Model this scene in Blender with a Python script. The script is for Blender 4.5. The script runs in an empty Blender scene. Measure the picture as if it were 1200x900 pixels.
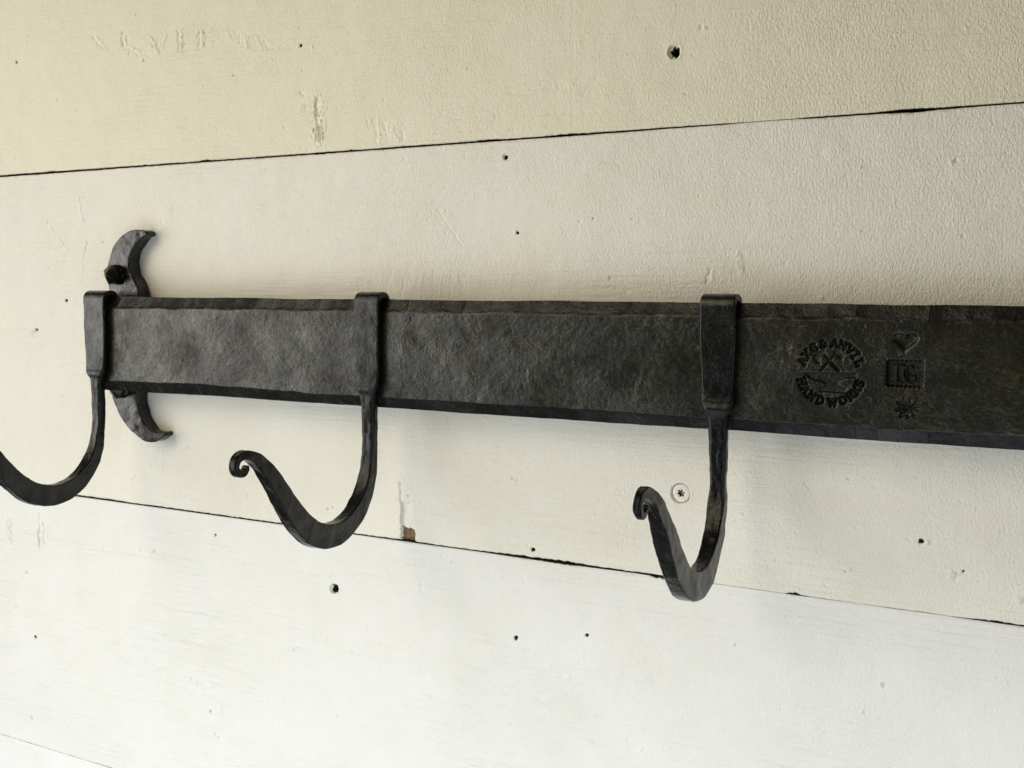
import bpy, math, random
import numpy as np
from mathutils import Vector, Matrix, Euler

random.seed(7)
rng = np.random.default_rng(11)
scene = bpy.context.scene
C = scene.collection
MM = 0.001

# ------------------------------------------------------------------ camera
cam_data = bpy.data.cameras.new('camera')
cam = bpy.data.objects.new('camera', cam_data)
C.objects.link(cam)
cam_data.sensor_width = 36.0
cam_data.lens = 37.5
cam_data.clip_start = 0.01
cam_data.clip_end = 50.0
cam.location = (0.36216, -0.52670, 0.04076)
cam.rotation_euler = Euler((math.radians(84.562), 0.0, math.radians(28.382)), 'XYZ')
scene.camera = cam
scene.render.resolution_x = 1024
scene.render.resolution_y = 768

# ------------------------------------------------------------------ light
world = bpy.data.worlds.new('World')
scene.world = world
world.use_nodes = True
bg = world.node_tree.nodes['Background']
WORLD_RGB = (0.055, 0.041, 0.016)
bg.inputs['Color'].default_value = (*WORLD_RGB, 1)
bg.inputs['Strength'].default_value = 1.0

def area(name, loc, target, sx, sy, energy, col):
    L = bpy.data.lights.new(name, 'AREA')
    L.shape = 'RECTANGLE'; L.size = sx; L.size_y = sy
    L.energy = energy; L.color = col
    o = bpy.data.objects.new(name, L); C.objects.link(o)
    o.location = loc
    o.rotation_euler = (Vector(target) - Vector(loc)).to_track_quat('-Z', 'Y').to_euler()
    return o
#LIGHTS
sl = area('side_window_light', (-1.55, -0.95, -0.15), (-0.22, 0, -0.18), 1.70, 1.80, 5.2, (1.0, 0.975, 0.91))
sl.data.spread = 1.10
wl = area('warm_room_light', (-0.60, -1.05, 0.75), (-0.14, 0, -0.02), 1.10, 0.90, 1.15, (1.0, 0.90, 0.66))
wl.data.spread = 1.0
ll = area('low_fill_light', (-0.30, -0.82, -0.78), (-0.68, 0, -0.50), 1.78, 1.00, 6.3, (0.82, 0.92, 1.0))  # added fill lamp, no known window; tilted so the right side falls off
ll.data.spread = 2.9
fl = area('right_fill_light', (0.57, -0.67, -0.36), (-0.34, 0, -0.96), 1.29, 0.82, 2.9, (0.90, 0.95, 1.0))  # added fill lamp at the right near the camera, lifts the lower boards
fl.data.spread = 1.73
#ENDLIGHTS
scene.view_settings.view_transform = 'Standard'
scene.view_settings.look = 'None'
scene.view_settings.exposure = 0.20
scene.view_settings.gamma = 1.0
scene.render.engine = 'CYCLES'

# ------------------------------------------------------------------ helpers
def ss(a, b, x):
    t = np.clip((x - a) / (b - a), 0, 1)
    return t * t * (3 - 2 * t)

def vnoise(x, y, seed=0):
    x = np.asarray(x, float); y = np.asarray(y, float)
    xi = np.floor(x).astype(np.int64); yi = np.floor(y).astype(np.int64)
    fx = x - xi; fy = y - yi
    fx = fx * fx * (3 - 2 * fx); fy = fy * fy * (3 - 2 * fy)
    def h(a, b):
        n = (a * 374761393 + b * 668265263 + seed * 974711) & 0x7fffffff
        n = ((n ^ (n >> 13)) * 1274126177) & 0x7fffffff
        n = ((n ^ (n >> 16)) * 2246822519) & 0x7fffffff
        return (n & 0xffff) / 32767.5 - 1.0
    return ((h(xi, yi) * (1 - fx) + h(xi + 1, yi) * fx) * (1 - fy)
            + (h(xi, yi + 1) * (1 - fx) + h(xi + 1, yi + 1) * fx) * fy)

def fbm(x, y, seed=0, octv=3):
    r = 0; a = 1.0; s = 0
    for k in range(octv):
        r = r + a * vnoise(x * 2 ** k, y * 2 ** k, seed + 17 * k); s += a; a *= 0.5
    return r / s

def worley(x, y, seed=0):
    x = np.asarray(x, float); y = np.asarray(y, float)
    xi = np.floor(x); yi = np.floor(y)
    best = np.full(np.broadcast(x, y).shape, 1e9); val = np.zeros(best.shape)
    for dx in (-1, 0, 1):
        for dy in (-1, 0, 1):
            a = (xi + dx).astype(np.int64); b = (yi + dy).astype(np.int64)
            n = (a * 73856093 + b * 19349663 + seed * 83492791) & 0x7fffffff
            n = ((n ^ (n >> 13)) * 1274126177) & 0x7fffffff
            jx = (n & 0xfff) / 4095.0; jy = ((n >> 12) & 0xfff) / 4095.0; v = ((n >> 5) & 0x3ff) / 1023.0
            d = (x - a - 0.1 - 0.8 * jx) ** 2 + (y - b - 0.1 - 0.8 * jy) ** 2
            m = d < best
            best = np.where(m, d, best); val = np.where(m, v, val)
    return best, val

def sd_seg(X, Z, a, b):
    ax, az = a; bx, bz = b
    dx, dz = bx - ax, bz - az
    L = dx * dx + dz * dz + 1e-12
    t = np.clip(((X - ax) * dx + (Z - az) * dz) / L, 0, 1)
    return np.hypot(X - ax - t * dx, Z - az - t * dz)

def sd_poly(X, Z, P):
    d = np.full(X.shape, 1e9); ins = np.zeros(X.shape, bool)
    n = len(P)
    for i in range(n):
        a, b = P[i], P[(i + 1) % n]
        d = np.minimum(d, sd_seg(X, Z, a, b))
        c = ((a[1] > Z) != (b[1] > Z))
        if a[1] != b[1]:
            xi = (b[0] - a[0]) * (Z - a[1]) / (b[1] - a[1]) + a[0]
            ins ^= c & (X < xi)
    return np.where(ins, -d, d)

def link_mesh(name, verts, faces, mats, parent=None, smooth=True, mat_idx=None, normals=None):
    me = bpy.data.meshes.new(name)
    me.from_pydata([tuple(v) for v in verts], [], [tuple(f) for f in faces])
    for m in (mats if isinstance(mats, (list, tuple)) else [mats]):
        me.materials.append(m)
    me.polygons.foreach_set('use_smooth', [smooth] * len(me.polygons))
    if mat_idx is not None:
        me.polygons.foreach_set('material_index', list(mat_idx))
    me.update()
    if normals is not None:
        me.normals_split_custom_set_from_vertices([tuple(n) for n in normals])
    o = bpy.data.objects.new(name, me)
    C.objects.link(o)
    if parent is not None:
        o.parent = parent
    return o

def vert_normals(verts, faces):
    v = np.asarray(verts, float)
    n = np.zeros_like(v)
    f = np.asarray(faces)
    a, b, c, d = (v[f[:, k]] for k in range(4))
    fn = np.cross(c - a, d - b)
    for k in range(4):
        np.add.at(n, f[:, k], fn)
    n /= np.linalg.norm(n, axis=1)[:, None] + 1e-15
    return n

def submesh(name, verts, faces, sel, mats, parent, normals):
    f = np.asarray(faces)[sel]
    used, inv = np.unique(f, return_inverse=True)
    return link_mesh(name, np.asarray(verts)[used], inv.reshape(f.shape).tolist(), mats, parent,
                     normals=np.asarray(normals)[used])

def empty(name, loc=(0, 0, 0)):
    o = bpy.data.objects.new(name, None)
    o.empty_display_size = 0.02
    C.objects.link(o); o.location = loc
    return o

def tag(o, label=None, cat=None, group=None, kind=None):
    if label: o['label'] = label
    if cat: o['category'] = cat
    if group: o['group'] = group
    if kind: o['kind'] = kind
    return o

# ------------------------------------------------------------------ materials
def new_mat(name):
    m = bpy.data.materials.new(name); m.use_nodes = True
    nt = m.node_tree
    b = nt.nodes['Principled BSDF']
    return m, nt, b

def nd(nt, typ, **kw):
    n = nt.nodes.new(typ)
    for k, v in kw.items():
        if k.startswith('i_'):
            n.inputs[k[2:].replace('_', ' ')].default_value = v
        else:
            setattr(n, k, v)
    return n

def mapping(nt, scale, rot=(0, 0, 0), loc=(0, 0, 0)):
    tc = nt.nodes.new('ShaderNodeTexCoord')
    mp = nt.nodes.new('ShaderNodeMapping')
    mp.inputs['Scale'].default_value = scale
    mp.inputs['Rotation'].default_value = rot
    mp.inputs['Location'].default_value = loc
    nt.links.new(tc.outputs['Object'], mp.inputs['Vector'])
    return mp.outputs['Vector']

def noise(nt, vec, scale, detail=3, rough=0.55, dist=0.0):
    n = nt.nodes.new('ShaderNodeTexNoise')
    n.inputs['Scale'].default_value = scale
    n.inputs['Detail'].default_value = detail
    n.inputs['Roughness'].default_value = rough
    n.inputs['Distortion'].default_value = dist
    nt.links.new(vec, n.inputs['Vector'])
    return n.outputs['Fac']

def ramp(nt, fac, stops):
    r = nt.nodes.new('ShaderNodeValToRGB')
    el = r.color_ramp.elements
    while len(el) < len(stops):
        el.new(0.5)
    for e, (p, c) in zip(el, stops):
        e.position = p
        e.color = (*c, 1) if isinstance(c, tuple) else (c, c, c, 1)
    nt.links.new(fac, r.inputs['Fac'])
    return r.outputs['Color']

def math_n(nt, op, a, b=None, clamp=False):
    n = nt.nodes.new('ShaderNodeMath'); n.operation = op; n.use_clamp = clamp
    for i, v in enumerate((a, b)):
        if v is None: continue
        if isinstance(v, (int, float)): n.inputs[i].default_value = v
        else: nt.links.new(v, n.inputs[i])
    return n.outputs[0]

def mix_rgb(nt, fac, a, b, typ='MIX'):
    n = nt.nodes.new('ShaderNodeMix'); n.data_type = 'RGBA'; n.blend_type = typ
    ins = [n.inputs[0], n.inputs[6], n.inputs[7]]
    for s, v in zip(ins, (fac, a, b)):
        if isinstance(v, (int, float)): s.default_value = v
        elif isinstance(v, tuple): s.default_value = (*v, 1)
        else: nt.links.new(v, s)
    return n.outputs[2]

def bump(nt, h, strength, dist, prev=None):
    b = nt.nodes.new('ShaderNodeBump')
    b.inputs['Strength'].default_value = strength
    b.inputs['Distance'].default_value = dist
    nt.links.new(h, b.inputs['Height'])
    if prev is not None: nt.links.new(prev, b.inputs['Normal'])
    return b.outputs['Normal']

def paint_material(name, base, stipple, brush, seed):
    m, nt, b = new_mat(name)
    off = (seed * 0.371, 0, seed * 0.713)
    v1 = mapping(nt, (1, 1, 0.62), (0, math.radians(9), 0), off)          # roller stipple, drawn out vertically
    st1 = noise(nt, v1, 900, 2.0, 0.6, 0.5)
    st2 = noise(nt, v1, 1700, 1.0, 0.5)
    st = math_n(nt, 'ADD', math_n(nt, 'MULTIPLY', st1, 0.75), math_n(nt, 'MULTIPLY', st2, 0.25))
    v0 = mapping(nt, (1, 1, 1), (0, 0, 0), off)
    patch = noise(nt, v0, 7.0, 3, 0.6, 0.4)                                # heavier and lighter coats
    pm = ramp(nt, patch, [(0.30, 0.30), (0.50, 0.75), (0.68, 1.0)])
    sepx = nt.nodes.new('ShaderNodeSeparateXYZ')
    nt.links.new(mapping(nt, (1, 1, 1)), sepx.inputs[0])
    mr = nt.nodes.new('ShaderNodeMapRange')
    for kk, vv in zip(('From Min', 'From Max', 'To Min', 'To Max'), (-0.36, 0.25, 0.38, 1.0)): mr.inputs[kk].default_value = vv
    nt.links.new(sepx.outputs[0], mr.inputs['Value'])
    sth = math_n(nt, 'MULTIPLY', math_n(nt, 'MULTIPLY', st, pm), mr.outputs[0])
    v2 = mapping(nt, (0.045, 1, 1), (0, math.radians(-3), 0), off)         # brush strokes along the board
    br = noise(nt, v2, 420, 2, 0.6, 0.1)
    bpatch = ramp(nt, noise(nt, mapping(nt, (0.5, 1, 1), (0, 0, 0), off), 16, 2), [(0.38, 0.0), (0.58, 1.0)])
    brh = math_n(nt, 'MULTIPLY', br, bpatch)
    lump = noise(nt, v0, 55, 3, 0.55)                                      # lazy unevenness of the wood
    n1 = bump(nt, lump, 0.5, 0.0018)
    n2 = bump(nt, brh, brush, 0.00130, n1)
    n3 = bump(nt, sth, stipple, 0.00165, n2)
    nt.links.new(n3, b.inputs['Normal'])
    mot = noise(nt, v0, 22, 4, 0.6)
    dark = tuple(c * k for c, k in zip(base, (0.955, 0.95, 0.925)))
    col = mix_rgb(nt, ramp(nt, mot, [(0.35, 0.0), (0.65, 1.0)]), dark, base)
    fl = noise(nt, v0, 900, 2, 0.5)
    spk = ramp(nt, fl, [(0.755, 0.0), (0.80, 1.0)])
    col = mix_rgb(nt, math_n(nt, 'MULTIPLY', spk, 0.35), col, (0.35, 0.32, 0.25))
    nt.links.new(col, b.inputs['Base Color'])
    nt.links.new(ramp(nt, mot, [(0.3, 0.42), (0.7, 0.58)]), b.inputs['Roughness'])
    b.inputs['Specular IOR Level'].default_value = 0.3
    return m

def iron_material(name, cols, metallic, r0, r1, pit, seed, spec=1.0):
    m, nt, b = new_mat(name)
    off = (seed * 0.51, seed * 0.13, seed * 0.77)
    v = mapping(nt, (1, 1, 1), (0, 0, 0), off)
    n1 = noise(nt, v, 42, 7, 0.70, 0.25)
    n2 = noise(nt, v, 420, 4, 0.65, 0.3)
    n3 = noise(nt, mapping(nt, (0.35, 1, 1), (0, math.radians(14), 0), off), 700, 3, 0.6)
    f = math_n(nt, 'ADD', math_n(nt, 'MULTIPLY', n1, 0.55), math_n(nt, 'MULTIPLY', n2, 0.45))
    col = ramp(nt, f, [(0.33, cols[0]), (0.52, cols[1]), (0.70, cols[2])])
    nt.links.new(col, b.inputs['Base Color'])
    b.inputs['Metallic'].default_value = metallic
    nt.links.new(ramp(nt, f, [(0.35, r1), (0.65, r0)]), b.inputs['Roughness'])
    n5 = noise(nt, v, 28, 6, 0.72, 0.3)
    spn = math_n(nt, 'MULTIPLY', ramp(nt, n5, [(0.34, 0.45), (0.62, 1.5)]), spec)
    nt.links.new(spn, b.inputs['Specular IOR Level'])
    ridge = math_n(nt, 'ABSOLUTE', math_n(nt, 'SUBTRACT', noise(nt, v, 70, 5, 0.7, 0.6), 0.5))
    crack = ramp(nt, ridge, [(0.0, 0.0), (0.02, 1.0)])
    n4 = noise(nt, v, 1500, 3, 0.6)
    a = bump(nt, n1, 0.55, 0.0020)
    a = bump(nt, crack, pit * 0.4, 0.00020, a)
    a = bump(nt, n2, pit * 0.40, 0.00045, a)
    a = bump(nt, n3, pit * 0.30, 0.00020, a)
    a = bump(nt, n4, pit * 0.25, 0.00018, a)
    nt.links.new(a, b.inputs['Normal'])
    return m

def plain_material(name, c0, c1, rough, scale=300, metallic=0.0, bmp=0.3):
    m, nt, b = new_mat(name)
    v = mapping(nt, (1, 1, 1))
    f = noise(nt, v, scale, 4, 0.6)
    nt.links.new(ramp(nt, f, [(0.35, c0), (0.65, c1)]), b.inputs['Base Color'])
    b.inputs['Roughness'].default_value = rough
    b.inputs['Metallic'].default_value = metallic
    nt.links.new(bump(nt, f, bmp, 0.0003), b.inputs['Normal'])
    return m

PAINT_CREAM_WARM_LIT = (0.80, 0.767, 0.64)  # cream of the upper boards, yellowed further to carry the warm light
PAINT_WHITE_COOL_LIT = (0.795, 0.793, 0.782)  # whiter lower board, with the cool low light put into its tint
paint_mats = [paint_material('warm_lit_cream_upper_board', PAINT_CREAM_WARM_LIT, 0.75, 0.5, 1),
              paint_material('warm_lit_cream_middle_board', (0.80, 0.779, 0.712), 0.70, 0.6, 2),  # tint in between, part of the warm light in the colour
              paint_material('cool_lit_white_lower_board', PAINT_WHITE_COOL_LIT, 0.45, 0.8, 3),
              paint_material('white_paint_bottom_board', (0.82, 0.82, 0.82), 0.35, 0.6, 4),
              paint_material('warm_lit_cream_top_board', PAINT_CREAM_WARM_LIT, 0.75, 0.5, 5)]
wood_mat = plain_material('bare_wood', (0.10, 0.062, 0.032), (0.24, 0.155, 0.085), 0.8, 700)
dirt_shade_mat = plain_material('dusty_gap_hole_shade', (0.014, 0.012, 0.010), (0.04, 0.034, 0.026), 0.9, 300)  # dark of the joints; inside holes the near-black stands in for shade
bar_mat = iron_material('forged_bar_iron', [(0.0024, 0.0024, 0.0017), (0.0105, 0.0104, 0.0064), (0.046, 0.0435, 0.025)], 0.0, 0.19, 0.38, 0.55, 1, 0.38)
edge_mat = iron_material('burnished_edge_iron', [(0.0025, 0.0025, 0.0026), (0.006, 0.006, 0.006), (0.013, 0.0125, 0.012)], 0.0, 0.18, 0.34, 0.35, 2, 0.30)
hook_mat = iron_material('blackened_hook_iron', [(0.0018, 0.0020, 0.0025), (0.0036, 0.0040, 0.0048), (0.010, 0.011, 0.0125)], 0.0, 0.13, 0.31, 0.35, 3, 0.28)
bracket_mat = iron_material('dark_bracket_iron', [(0.0025, 0.0028, 0.0029), (0.006, 0.0067, 0.0068), (0.018, 0.0195, 0.019)], 0.0, 0.14, 0.32, 0.45, 4, 0.38)
nail_mat = iron_material('dark_nail_iron', [(0.003, 0.0026, 0.0022), (0.006, 0.0052, 0.0045), (0.02, 0.017, 0.014)], 0.0, 0.16, 0.32, 0.4, 5, 0.4)
screw_mat = plain_material('painted_screw_head', (0.72, 0.70, 0.64), (0.80, 0.78, 0.72), 0.45, 500)
rust_mat = plain_material('rusty_recess', (0.03, 0.015, 0.008), (0.10, 0.05, 0.025), 0.7, 900)

# ------------------------------------------------------------------ wall of painted planks
# wall surface is the plane y = 0; millimetres below, h > 0 sinks into the wood
FINE = 0.5
COARSE = 6.0
NSUB = int(COARSE / FINE)
X0, X1 = -1200.0, 1104.0

class Plank:
    def __init__(s, z0, z1):
        s.z0, s.z1 = z0, z1
        s.nx = int(round((X1 - X0) / COARSE)); s.nz = int(round((z1 - z0) / COARSE))
        s.dz = (z1 - z0) / (s.nz * NSUB)
        s.x = X0 + FINE * np.arange(s.nx * NSUB + 1)
        s.z = z0 + s.dz * np.arange(s.nz * NSUB + 1)
        s.h = np.zeros((len(s.x), len(s.z)), np.float32)
        s.chip = np.zeros((len(s.x), len(s.z)), bool)
        s.deep = np.ones((len(s.x), len(s.z)), bool)
    def win(s, x0, x1, z0, z1):
        i0, i1 = np.searchsorted(s.x, [x0, x1]); j0, j1 = np.searchsorted(s.z, [z0, z1])
        i0, j0 = max(i0, 0), max(j0, 0)
        if i1 <= i0 or j1 <= j0: return None
        X, Z = np.meshgrid(s.x[i0:i1], s.z[j0:j1], indexing='ij')
        return slice(i0, i1), slice(j0, j1), X, Z
    def pit(s, x, z, rx, rz, d, seed=0):
        w = s.win(x - 2.2 * rx - 1, x + 2.2 * rx + 1, z - 2.2 * rz - 1, z + 2.2 * rz + 1)
        if w is None: return
        a, b, X, Z = w
        n = 1 + 0.35 * vnoise(X * 0.9 + seed, Z * 0.9, seed)
        q = np.hypot((X - x) / rx, (Z - z) / rz) * n
        s.h[a, b] += (d * (1 - ss(0.35, 1.0, q))).astype(np.float32)
    def rim(s, x, z, r, d, wdt, seed=0, ang0=0, ang1=6.3):
        w = s.win(x - r - 4, x + r + 4, z - r - 4, z + r + 4)
        if w is None: return
        a, b, X, Z = w
        q = np.hypot(X - x, Z - z)
        m = (1 - ss(0, wdt, abs(q - r)))
        th = np.mod(np.arctan2(Z - z, X - x), 2 * math.pi)
        m = m * ((th > ang0) & (th < ang1))
        s.h[a, b] += (d * m * (0.7 + 0.5 * vnoise(X, Z, seed))).astype(np.float32)
    def hole(s, x, z, R, r, dc, dh, seed=0):
        w = s.win(x - R * 2, x + R * 2, z - R * 2, z + R * 2)
        if w is None: return
        a, b, X, Z = w
        q = np.hypot(X - x, Z - z) * (1 + 0.12 * vnoise(X * 0.6, Z * 0.6, seed))
        q2 = np.hypot(X - x - 0.06 * R, Z - z + 0.06 * R) * (1 + 0.3 * vnoise(X * 1.1, Z * 1.1, seed + 3))
        s.h[a, b] += (dc * (1 - ss(0.80 * R, R, q)) + dh * (1 - ss(r * 0.75, r * 1.1, q2))
                      - 0.25 * (1 - ss(0, 0.3 * R, abs(q - 1.1 * R)))).astype(np.float32)
        s.deep[a, b] &= ~((q < R * 1.15) & (q2 > r * 1.05))
    def groove(s, p, q, wdt, d, seed=0, rough=0.5, lip=0.0):
        (xa, za), (xb, zb) = p, q
        m = wdt * 2.5 + 1
        w = s.win(min(xa, xb) - m, max(xa, xb) + m, min(za, zb) - m, max(za, zb) + m)
        if w is None: return
        a, b, X, Z = w
        dd = sd_seg(X, Z, p, q) * (1 + rough * vnoise(X * 0.8, Z * 0.5, seed))
        hh = d * (1 - ss(0.3 * wdt, wdt, dd)) * (0.75 + 0.5 * vnoise(X * 0.5, Z * 0.7, seed + 9))
        if lip:
            hh = hh - lip * (1 - ss(0, 0.5 * wdt, abs(dd - 1.25 * wdt)))
        s.h[a, b] += hh.astype(np.float32)
    def speck_row(s, x0, x1, z0, n, seed):
        r = np.random.default_rng(seed)
        for k in range(n):
            x = r.uniform(x0, x1)
            s.groove((x, z0 + r.uniform(-4, 4)), (x + r.uniform(-1, 2), z0 + r.uniform(-7, 5)), r.uniform(0.5, 1.2), r.uniform(-0.5, 0.6), seed + k)

planks = [Plank(119.4, 353.4), Plank(-115.0, 119.4), Plank(-317.0, -115.0), Plank(-517.0, -317.0), Plank(353.4, 587.4)]
PU, PM, PL, PB, PT = planks

# nail holes, gouges, drips, dents: (x, z) in millimetres on the wall
for P in planks:
    for k, (x, z, r, d) in enumerate([
        (-331, 200, 1.3, 1.6), (-203, 189, 1.4, 1.2), (-124, 172, 0.9, 1.2), (-317, 217, 0.8, 0.7), (-69, 185, 1.3, 1.8),
        (-68, 170, 0.9, 0.7), (-56, 189, 0.7, 0.9), (49, 160, 0.8, 0.8), (28, 159, 0.7, 0.7), (21, 175, 0.7, 0.6), (215, 154, 0.8, 0.6),
        (80, 69, 1.3, -0.7), (81.2, 68.0, 1.0, 1.8), (127, 75, 0.8, 0.9), (149, 74, 0.7, 1.1), (137, 43, 1.2, 0.9), (266, 65, 0.8, 0.8),
        (-248, 69, 1.0, 0.7), (-322, 6, 1.9, 1.7), (-288, 28, 1.5, 1.7), (-173, -71, 1.1, 0.8), (-227, -98, 1.0, 0.7), (-225, -95, 1.1, -0.5),
        (-121, -99, 1.2, 0.6), (-54, -101, 1.4, 1.0), (-51.5, -100, 1.4, -0.6), (78, -70, 1.2, 1.0), (80, -71, 1.2, -0.6), (52, -75, 0.8, 0.4),
        (91, -110, 1.6, 2.2), (-346, -180, 1.7, -0.8), (-343.5, -181, 1.2, 0.7), (-359, -210, 1.2, 0.9), (-338, -230, 1.6, 1.9),
        (-348, -295, 2.0, -0.8), (-345, -297, 1.4, 0.9), (-150, -129, 1.2, 1.6), (-221, -148, 1.6, 0.6), (-209, -147, 2.0, -0.6), (-211, -148.5, 1.2, 0.5),
        (-159, -254, 1.3, 1.5), (-155, -269, 1.6, 0.9), (-153, -271, 1.4, -0.7), (-83, -197, 1.6, 0.8), (-81, -196, 1.5, -0.6), (-25, -175, 1.2, 0.5),
        (80, -163, 1.5, 2.4), (123, -154.5, 1.4, -0.6), (125, -154, 1.1, 2.4), (15, -143, 1.0, 0.5), (207, -56, 0.7, 0.7), (216, -75, 0.7, 0.6),
        (242, -58, 0.8, 0.7), (263, -54, 0.8, 0.8), (266, -52, 0.7, -0.5), (263, -100, 0.8, 0.9), (266, -98, 0.8, 0.7), (268, -98.5, 0.6, 0.5),
        (297, -81, 1.5, 2.0), (300, -81, 1.4, -0.8), (311, -95, 2.2, -0.8), (316, -93, 1.1, 1.3), (313, -97, 1.2, 0.6), (340, -103, 2.5, -0.8),
        (281, -154, 1.6, -0.9), (282.5, -153, 1.1, 0.9), (274, -169, 0.9, 1.1), (209, -146, 0.9, 1.1), (213, -177, 0.8, 0.6), (233, -175, 0.7, 0.5),
        (332, -141, 0.8, 0.8), (336, -143, 0.9, -0.5), (303, -132, 0.7, 0.6), (185, 168, 1.3, 0.7), (187, 167, 1.2, -0.5), (304, 95, 1.2, -0.6), (306, 96, 1.1, 0.6)]):
        if P.z0 < z < P.z1: P.pit(x, z, r, r * 0.95, d, k)

# big screw holes left empty, and the countersink of the star screw
PU.hole(171.0, 157.0, 3.6, 2.0, 1.5, 8.0, 5)
PL.hole(-50.0, -152.1, 3.7, 2.3, 1.4, 8.0, 8)
PM.hole(73.3, 110.0, 1.9, 0.9, 0.9, 5.0, 2)
w_ = PM.win(170, 186, -77, -61)
a_, b_, X_, Z_ = w_
q_ = np.hypot(X_ - 178.2, Z_ + 69.2)
th_ = np.arctan2(Z_ + 69.2, X_ - 178.2)
R_ = 5.15 + 0.30 * np.cos(th_ - math.radians(205)) + 0.15 * vnoise(X_ * 0.7, Z_ * 0.7, 4)
PM.deep[a_, b_] = False
PM.h[a_, b_] += (2.6 * (1 - ss(-0.30, 0.30, q_ - R_)) - 0.15 * (1 - ss(0, 1.2, abs(q_ - 5.9)))).astype(np.float32)
# scuffed row on the upper board, old drips and gouges
for x0, z0, x1, z1, w, d in [(-252, 211, -240, 200, 1.0, 0.7), (-247, 208, -238, 199, 0.9, -0.7), (-222, 209, -222, 201, 0.9, 1.3), (-220, 206, -219, 200, 0.9, -0.9),
                             (-221, 200, -207, 193, 1.1, 0.9), (-218, 200, -206, 195, 0.9, -0.6), (-196, 204, -190, 192, 1.0, -0.9), (-193, 203, -187, 194, 0.9, 0.8), (-181, 203, -187, 193, 0.8, -0.6),
                             (-171, 205, -170, 193, 1.2, 1.1), (-168.5, 205, -168, 193, 1.1, -1.0), (-152, 202, -152, 194, 1.2, 1.1), (-149.5, 202, -149, 193, 1.2, -1.1),
                             (-128, 199, -127, 196, 1.0, -0.8), (-113, 194, -112, 188, 0.8, -0.8), (-103, 192, -100, 186, 1.0, -0.7), (-98, 190, -95, 186, 0.9, 0.6), (-205, 193, -195, 192, 0.8, 0.5), (-108, 187, -70, 184, 0.7, 0.45)]:
    PU.groove((x0, z0), (x1, z1), w * 1.2, d * 0.55, int(abs(x0 * 7)) % 97, 0.9)
PU.speck_row(-250, -90, 198, 26, 5)
PU.groove((-57.5, 152), (-56, 128), 2.4, 0.7, 3, 0.7, 0.35)
PU.groove((-58.5, 150), (-58, 142), 0.9, 1.0, 13, 0.9)
PU.groove((-56.5, 135), (-55.5, 128), 1.6, 2.2, 21, 0.9)
PU.groove((-55, 140), (-53.6, 128), 0.9, -0.8, 23, 0.6)
for x0, z0, x1, z1, w, d in [(-15, 137, -13, 123, 1.2, 0.5), (-12, 138, -11, 124, 1.0, -0.6), (-8, 134, -5, 123, 1.3, 0.5), (-3, 130, 2, 124, 1.5, -0.6), (4, 130, 6, 124, 1.2, 0.6), (-20, 136, -19, 133, 1.0, 0.6), (-70, 158, -68, 155, 1.0, 0.7)]:
    PU.groove((x0, z0), (x1, z1), w * 1.2, d * 0.55, int(abs(x0 * 13)) % 89, 0.9)
# fine vertical roller ridges on the upper board
for x in (112, 116, 118):
    PU.groove((x, 190), (x + 0.6, 124), 0.7, -0.10, int(x), 0.7)
# scratches on the middle board
for p, q, w, d in [((28, 84), (47, 60), 0.7, 0.5), ((29, 84), (48, 60), 0.7, -0.3), ((-273, 104), (-269, 93), 1.0, -0.5), ((-270, 92), (-267, 82), 0.9, -0.5), ((-306, 84), (-290, 68), 0.9, -0.5), ((-290, 68), (-284, 64), 0.9, -0.4),
                   ((-325, -26), (-250, -9), 0.8, -0.4), ((-264, 69), (-268, 57), 1.1, 0.7), ((-268, 57), (-269, 40), 0.9, 0.5), ((-250, 70), (-232, 82), 0.8, 0.35), ((134, 38), (152, 36), 0.8, 0.6),
                   ((192, 47), (190, 41), 1.1, 1.2), ((193.5, 46), (193, 42), 1.0, -0.7), ((34, -36), (36, -43), 0.9, 0.6), ((206, 55), (208, 46), 1.8, -0.5), ((209, 56), (210, 47), 1.2, 0.4),
                   ((242, -58), (246, -62), 0.6, 0.5), ((-198, -86), (-196, -76), 1.2, -0.5), ((290, -80), (297, -81), 0.7, 0.8), ((304, -95), (318, -93), 1.0, 0.4)]:
    PM.groove(p, q, w, d * 0.6, int(abs(p[0] * 11)) % 83, 0.8)
for k in range(14):
    x = -30 + 6.1 * k + random.uniform(-2, 2)
    PM.groove((x, 46 + random.uniform(-2, 2)), (x + random.uniform(-3, 4), 33), 0.8, random.choice((-0.14, 0.16)), 40 + k, 0.9)
# gouges in the lower board
for p, q, w, d in [((-364, -143), (-364, -156), 1.7, 0.8), ((-361.5, -143), (-362, -157), 1.3, -0.9), ((-327, -137), (-328, -158), 2.2, 0.7), ((-329, -148), (-329, -157), 1.4, 1.6), ((-324, -140), (-325, -157), 1.2, -0.9), ((-318, -142), (-320, -150), 0.9, -0.5),
                   ((-182, -232), (-163, -238), 1.2, -0.7), ((-176, -235), (-162, -239), 0.8, 1.0), ((-150, -242), (-148, -252), 1.2, -0.5), ((-148, -284), (-146, -296), 1.0, -0.5), ((15, -139), (17, -146), 0.8, 0.5)]:
    PL.groove(p, q, w, d * 0.75, int(abs(p[0] * 5)) % 79, 0.9)
for x, z, r in [(112, -178, 2.6), (116, -188, 3.6), (154, -211, 4.2), (-62, -184, 5.0), (20, -196, 2.6)]:
    PL.rim(x, z, r, 0.35, 1.0, int(x), 1.3, 4.6)
    PL.rim(x, z, r, -0.35, 1.0, int(x) + 1, 4.8, 6.3)
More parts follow.
